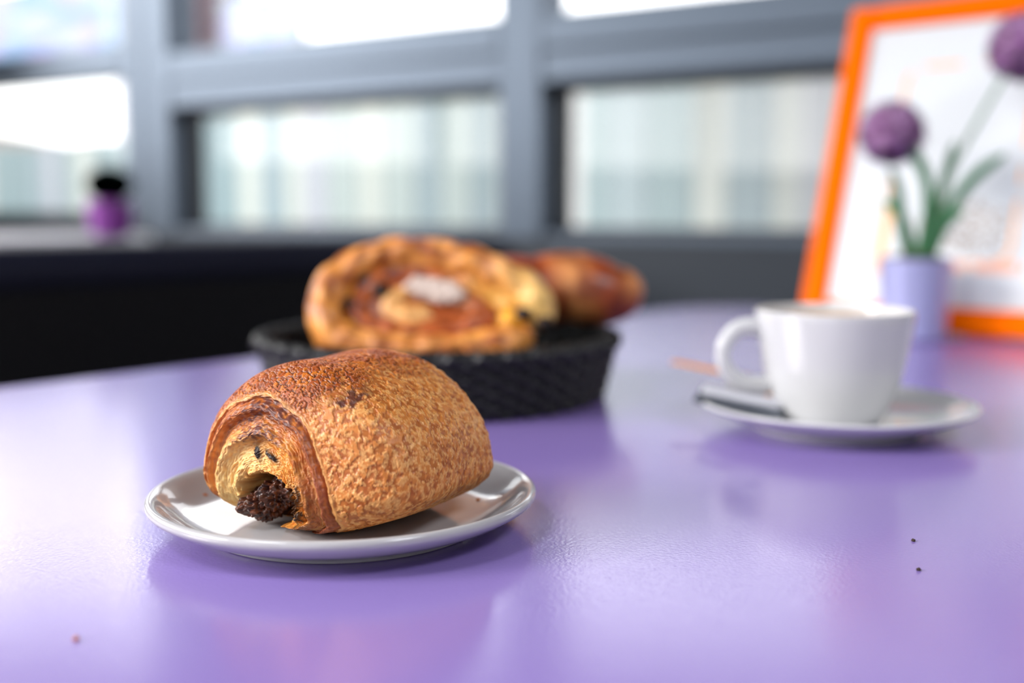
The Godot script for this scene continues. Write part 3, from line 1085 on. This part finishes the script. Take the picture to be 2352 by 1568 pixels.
# ---------------------------------------------------------------- the flowers
func build_flower_pot() -> void:
	var at := V(0.415, 0, -1.165)
	var pot := piece(self, "flower_pot", lathe([Vector2(0, 0.076), Vector2(0.0345, 0.076), Vector2(0.0352, 0.0835), Vector2(0.0365, 0.0840), Vector2(0.0375, 0.0830), Vector2(0.0365, 0.078), Vector2(0.0320, 0.004), Vector2(0.0310, 0.0), Vector2(0, 0.0)], 72, 1), M["lilac metal"], at)
	tag(pot, "small lilac metal flower pot in front of the menu frame", "pot")
	var f := thing("flower_plant", "artificial plant with two purple ball flowers standing in the lilac pot", "plant", at + Vector3(0, 0.0815, 0))
	piece(f, "moss", blob(Vector3(0.031, 0.006, 0.031), 0.3, 3.0, 1.0, 20, 28), M["moss"])
	var up := 0.0
	stem(f, [Vector3(-0.004, up, 0.004), Vector3(0.006, 0.055, 0.006), Vector3(-0.004, 0.095, 0.004), Vector3(-0.030, 0.128, 0.0)])
	flower(f, Vector3(-0.028, 0.129, -0.004), 0.034, 3)
	stem(f, [Vector3(0.006, up, 0.0), Vector3(0.018, 0.05, 0.0), Vector3(0.042, 0.11, -0.002), Vector3(0.088, 0.195, -0.004)])
	flower(f, Vector3(0.101, 0.215, -0.004), 0.036, 8)
	for q in [[[-0.008, -0.002, 0.0], [-0.018, 0.04, 0.004], [-0.026, 0.075, 0.010], [-0.038, 0.092, 0.02]], [[0.0, -0.002, 0.008], [0.006, 0.05, 0.012], [0.0, 0.092, 0.012], [-0.020, 0.118, 0.014]],
			[[0.010, -0.002, 0.004], [0.028, 0.045, 0.006], [0.050, 0.082, 0.010], [0.082, 0.108, 0.012]], [[0.008, -0.002, -0.006], [0.022, 0.045, -0.008], [0.030, 0.085, -0.008], [0.040, 0.122, -0.012]],
			[[-0.002, -0.002, -0.006], [-0.006, 0.03, -0.012], [-0.016, 0.052, -0.02], [-0.03, 0.06, -0.03]], [[0.012, -0.002, 0.006], [0.02, 0.03, 0.012], [0.028, 0.045, 0.02], [0.036, 0.05, 0.028]]]:
		var pts := []
		for v in q:
			pts.append(Vector3(v[0], v[1], v[2]))
		piece(f, "leaf", sweep(pts, 30, 10, func(t): return 0.0068 * (0.7 + 0.6 * t) * sqrt(maxf(1.0 - pow(t, 3.0), 0.0)) + 0.0002, null, null, 0.22, Vector3(0.2, 0.1, 1.0)), M["leaf green"])


func stem(parent: Node3D, pts: Array) -> void:
	piece(parent, "stem", sweep(pts, 30, 10, func(_t): return 0.0022, null, null, 1.0, Vector3(0.2, 0.1, 1.0)), M["stem green"])


func flower(parent: Node3D, at: Vector3, r: float, seed_at: int) -> void:
	var head := piece(parent, "flower_head", blob(Vector3.ONE * r * 0.72, 0.2, 3.0, seed_at, 18, 24), tinted("flower core", Color(0.62, 0.35, 0.64)), at)
	var rng := RandomNumberGenerator.new()
	rng.seed = seed_at
	var st := SurfaceTool.new()
	st.begin(Mesh.PRIMITIVE_TRIANGLES)
	for k in 420:
		var y := 1.0 - 2.0 * (k + 0.5) / 420.0
		var a := k * 2.399963
		var d := Vector3(sqrt(1 - y * y) * cos(a), y, sqrt(1 - y * y) * sin(a))
		var x := d.cross(Vector3(0.3, 1, 0.2)).normalized()
		var z := d.cross(x)
		var tone := lin(196, 122, 204).lerp(lin(250, 206, 252), rng.randf()).lerp(lin(84, 34, 76), sm(-0.2, 0.4, simplex.get_noise_3d(d.x * 1.6 + seed_at, d.y * 1.6, d.z * 1.6)) * 0.8)
		for i in 3:
			var b := TAU * i / 3.0 + rng.randf()
			var e := (x * cos(b) + z * sin(b))
			var root := d * r * 0.68
			var tip := d * r * rng.randf_range(0.9, 1.05) + e * r * 0.14
			var side := d.cross(e) * r * 0.055
			for v in [root, (root + tip) / 2 + side, tip, root, tip, (root + tip) / 2 - side]:
				st.set_color(tone)
				st.set_normal((d + e * 0.4).normalized())
				st.add_vertex(v)
	var petals := piece(head, "petals", st.commit(), M["purple petals"])
	petals.set_meta("kind", "stuff")


func tinted(called: String, c: Color) -> StandardMaterial3D:
	return M[called] if M.has(called) else mat(called, c, 0.8)


# ---------------------------------------------------------------- behind the bench
func build_far_table() -> void:
	var t := thing("bar_table", "round grey bar table behind the bench at the far left", "table", Vector3(-1.15, 0, -2.25))
	var top := T + CAM_H - 0.053
	piece(t, "table_top", lathe([Vector2(0, top), Vector2(0.41, top), Vector2(0.42, top - 0.004), Vector2(0.42, top - 0.034), Vector2(0.41, top - 0.038), Vector2(0, top - 0.038)], 96, 1), M["grey table"])
	piece(t, "pedestal", lathe([Vector2(0, top - 0.038), Vector2(0.035, top - 0.04), Vector2(0.035, 0.05), Vector2(0.06, 0.03), Vector2(0.26, 0.015), Vector2(0.26, 0.0), Vector2(0, 0)], 48, 1), M["steel"])
	var at := Vector3(-0.775, top, -2.20)
	var p := piece(self, "plant_pot", lathe([Vector2(0, 0.056), Vector2(0.039, 0.056), Vector2(0.041, 0.069), Vector2(0.045, 0.069), Vector2(0.038, 0.0), Vector2(0, 0)], 48, 1), M["violet pot"], at)
	tag(p, "small violet plant pot on the far bar table", "pot")
	var b := thing("ball_plant", "dark green clipped ball plant in the violet pot", "plant", at + Vector3(0, 0.070, 0))
	piece(b, "trunk", lathe([Vector2(0, 0.02), Vector2(0.005, 0.02), Vector2(0.006, 0.0), Vector2(0, 0)], 12, 0), M["moss"])
	var rng := RandomNumberGenerator.new()
	rng.seed = 2
	var st := SurfaceTool.new()
	st.begin(Mesh.PRIMITIVE_TRIANGLES)
	for k in 700:
		var d := Vector3(rng.randfn(), rng.randfn(), rng.randfn()).normalized()
		var x := d.cross(Vector3(rng.randf(), 1, 0.3)).normalized() * 0.005
		var z := d.cross(x).normalized() * 0.009
		var c := d * Vector3(1.15, 0.85, 1.15) * rng.randf_range(0.030, 0.038)
		for v in [c - z, c + x + d * 0.003, c + z, c - z, c + z, c - x + d * 0.003]:
			st.set_normal(d)
			st.add_vertex(v + Vector3(0, 0.030, 0))
	var l := piece(b, "leaves", st.commit(), M["box leaves"])
	l.set_meta("kind", "stuff")
	piece(b, "crown", blob(Vector3(0.034, 0.026, 0.034), 0.15, 3.0, 4.0), M["box leaves"], Vector3(0, 0.030, 0))


func build_crumbs() -> void:
	var spots := [
		[V(-0.1364, 0.0006, -0.3410), 0.0009, "crumb", "tiny orange crumb on the table at the lower left corner"],
		[V(0.1630, 0.0005, -0.4472), 0.0008, "dark crumb", "dark speck on the table far right, the upper of two"],
		[V(0.1518, 0.0005, -0.4098), 0.0008, "dark crumb", "dark speck on the table far right, the lower of two"],
		[V(-0.0354, 0.0058, -0.4344), 0.0007, "sugar", "tiny white crumb on the plate in front of the pastry"],
		[V(-0.0150, 0.0059, -0.4907), 0.0009, "crumb", "golden crumb on the right side of the plate"],
		[V(-0.1368, 0.0072, -0.4938), 0.0010, "crumb", "golden crumb on the left side of the plate"],
	]
	for k in spots.size():
		var s: Array = spots[k]
		var o := piece(self, "crumb", blob(Vector3(s[1], s[1] * 0.7, s[1] * 1.2), 0.5, 2.0, k * 3.0, 10, 12), M[s[2]], s[0])
		tag(o, s[3], "crumb")
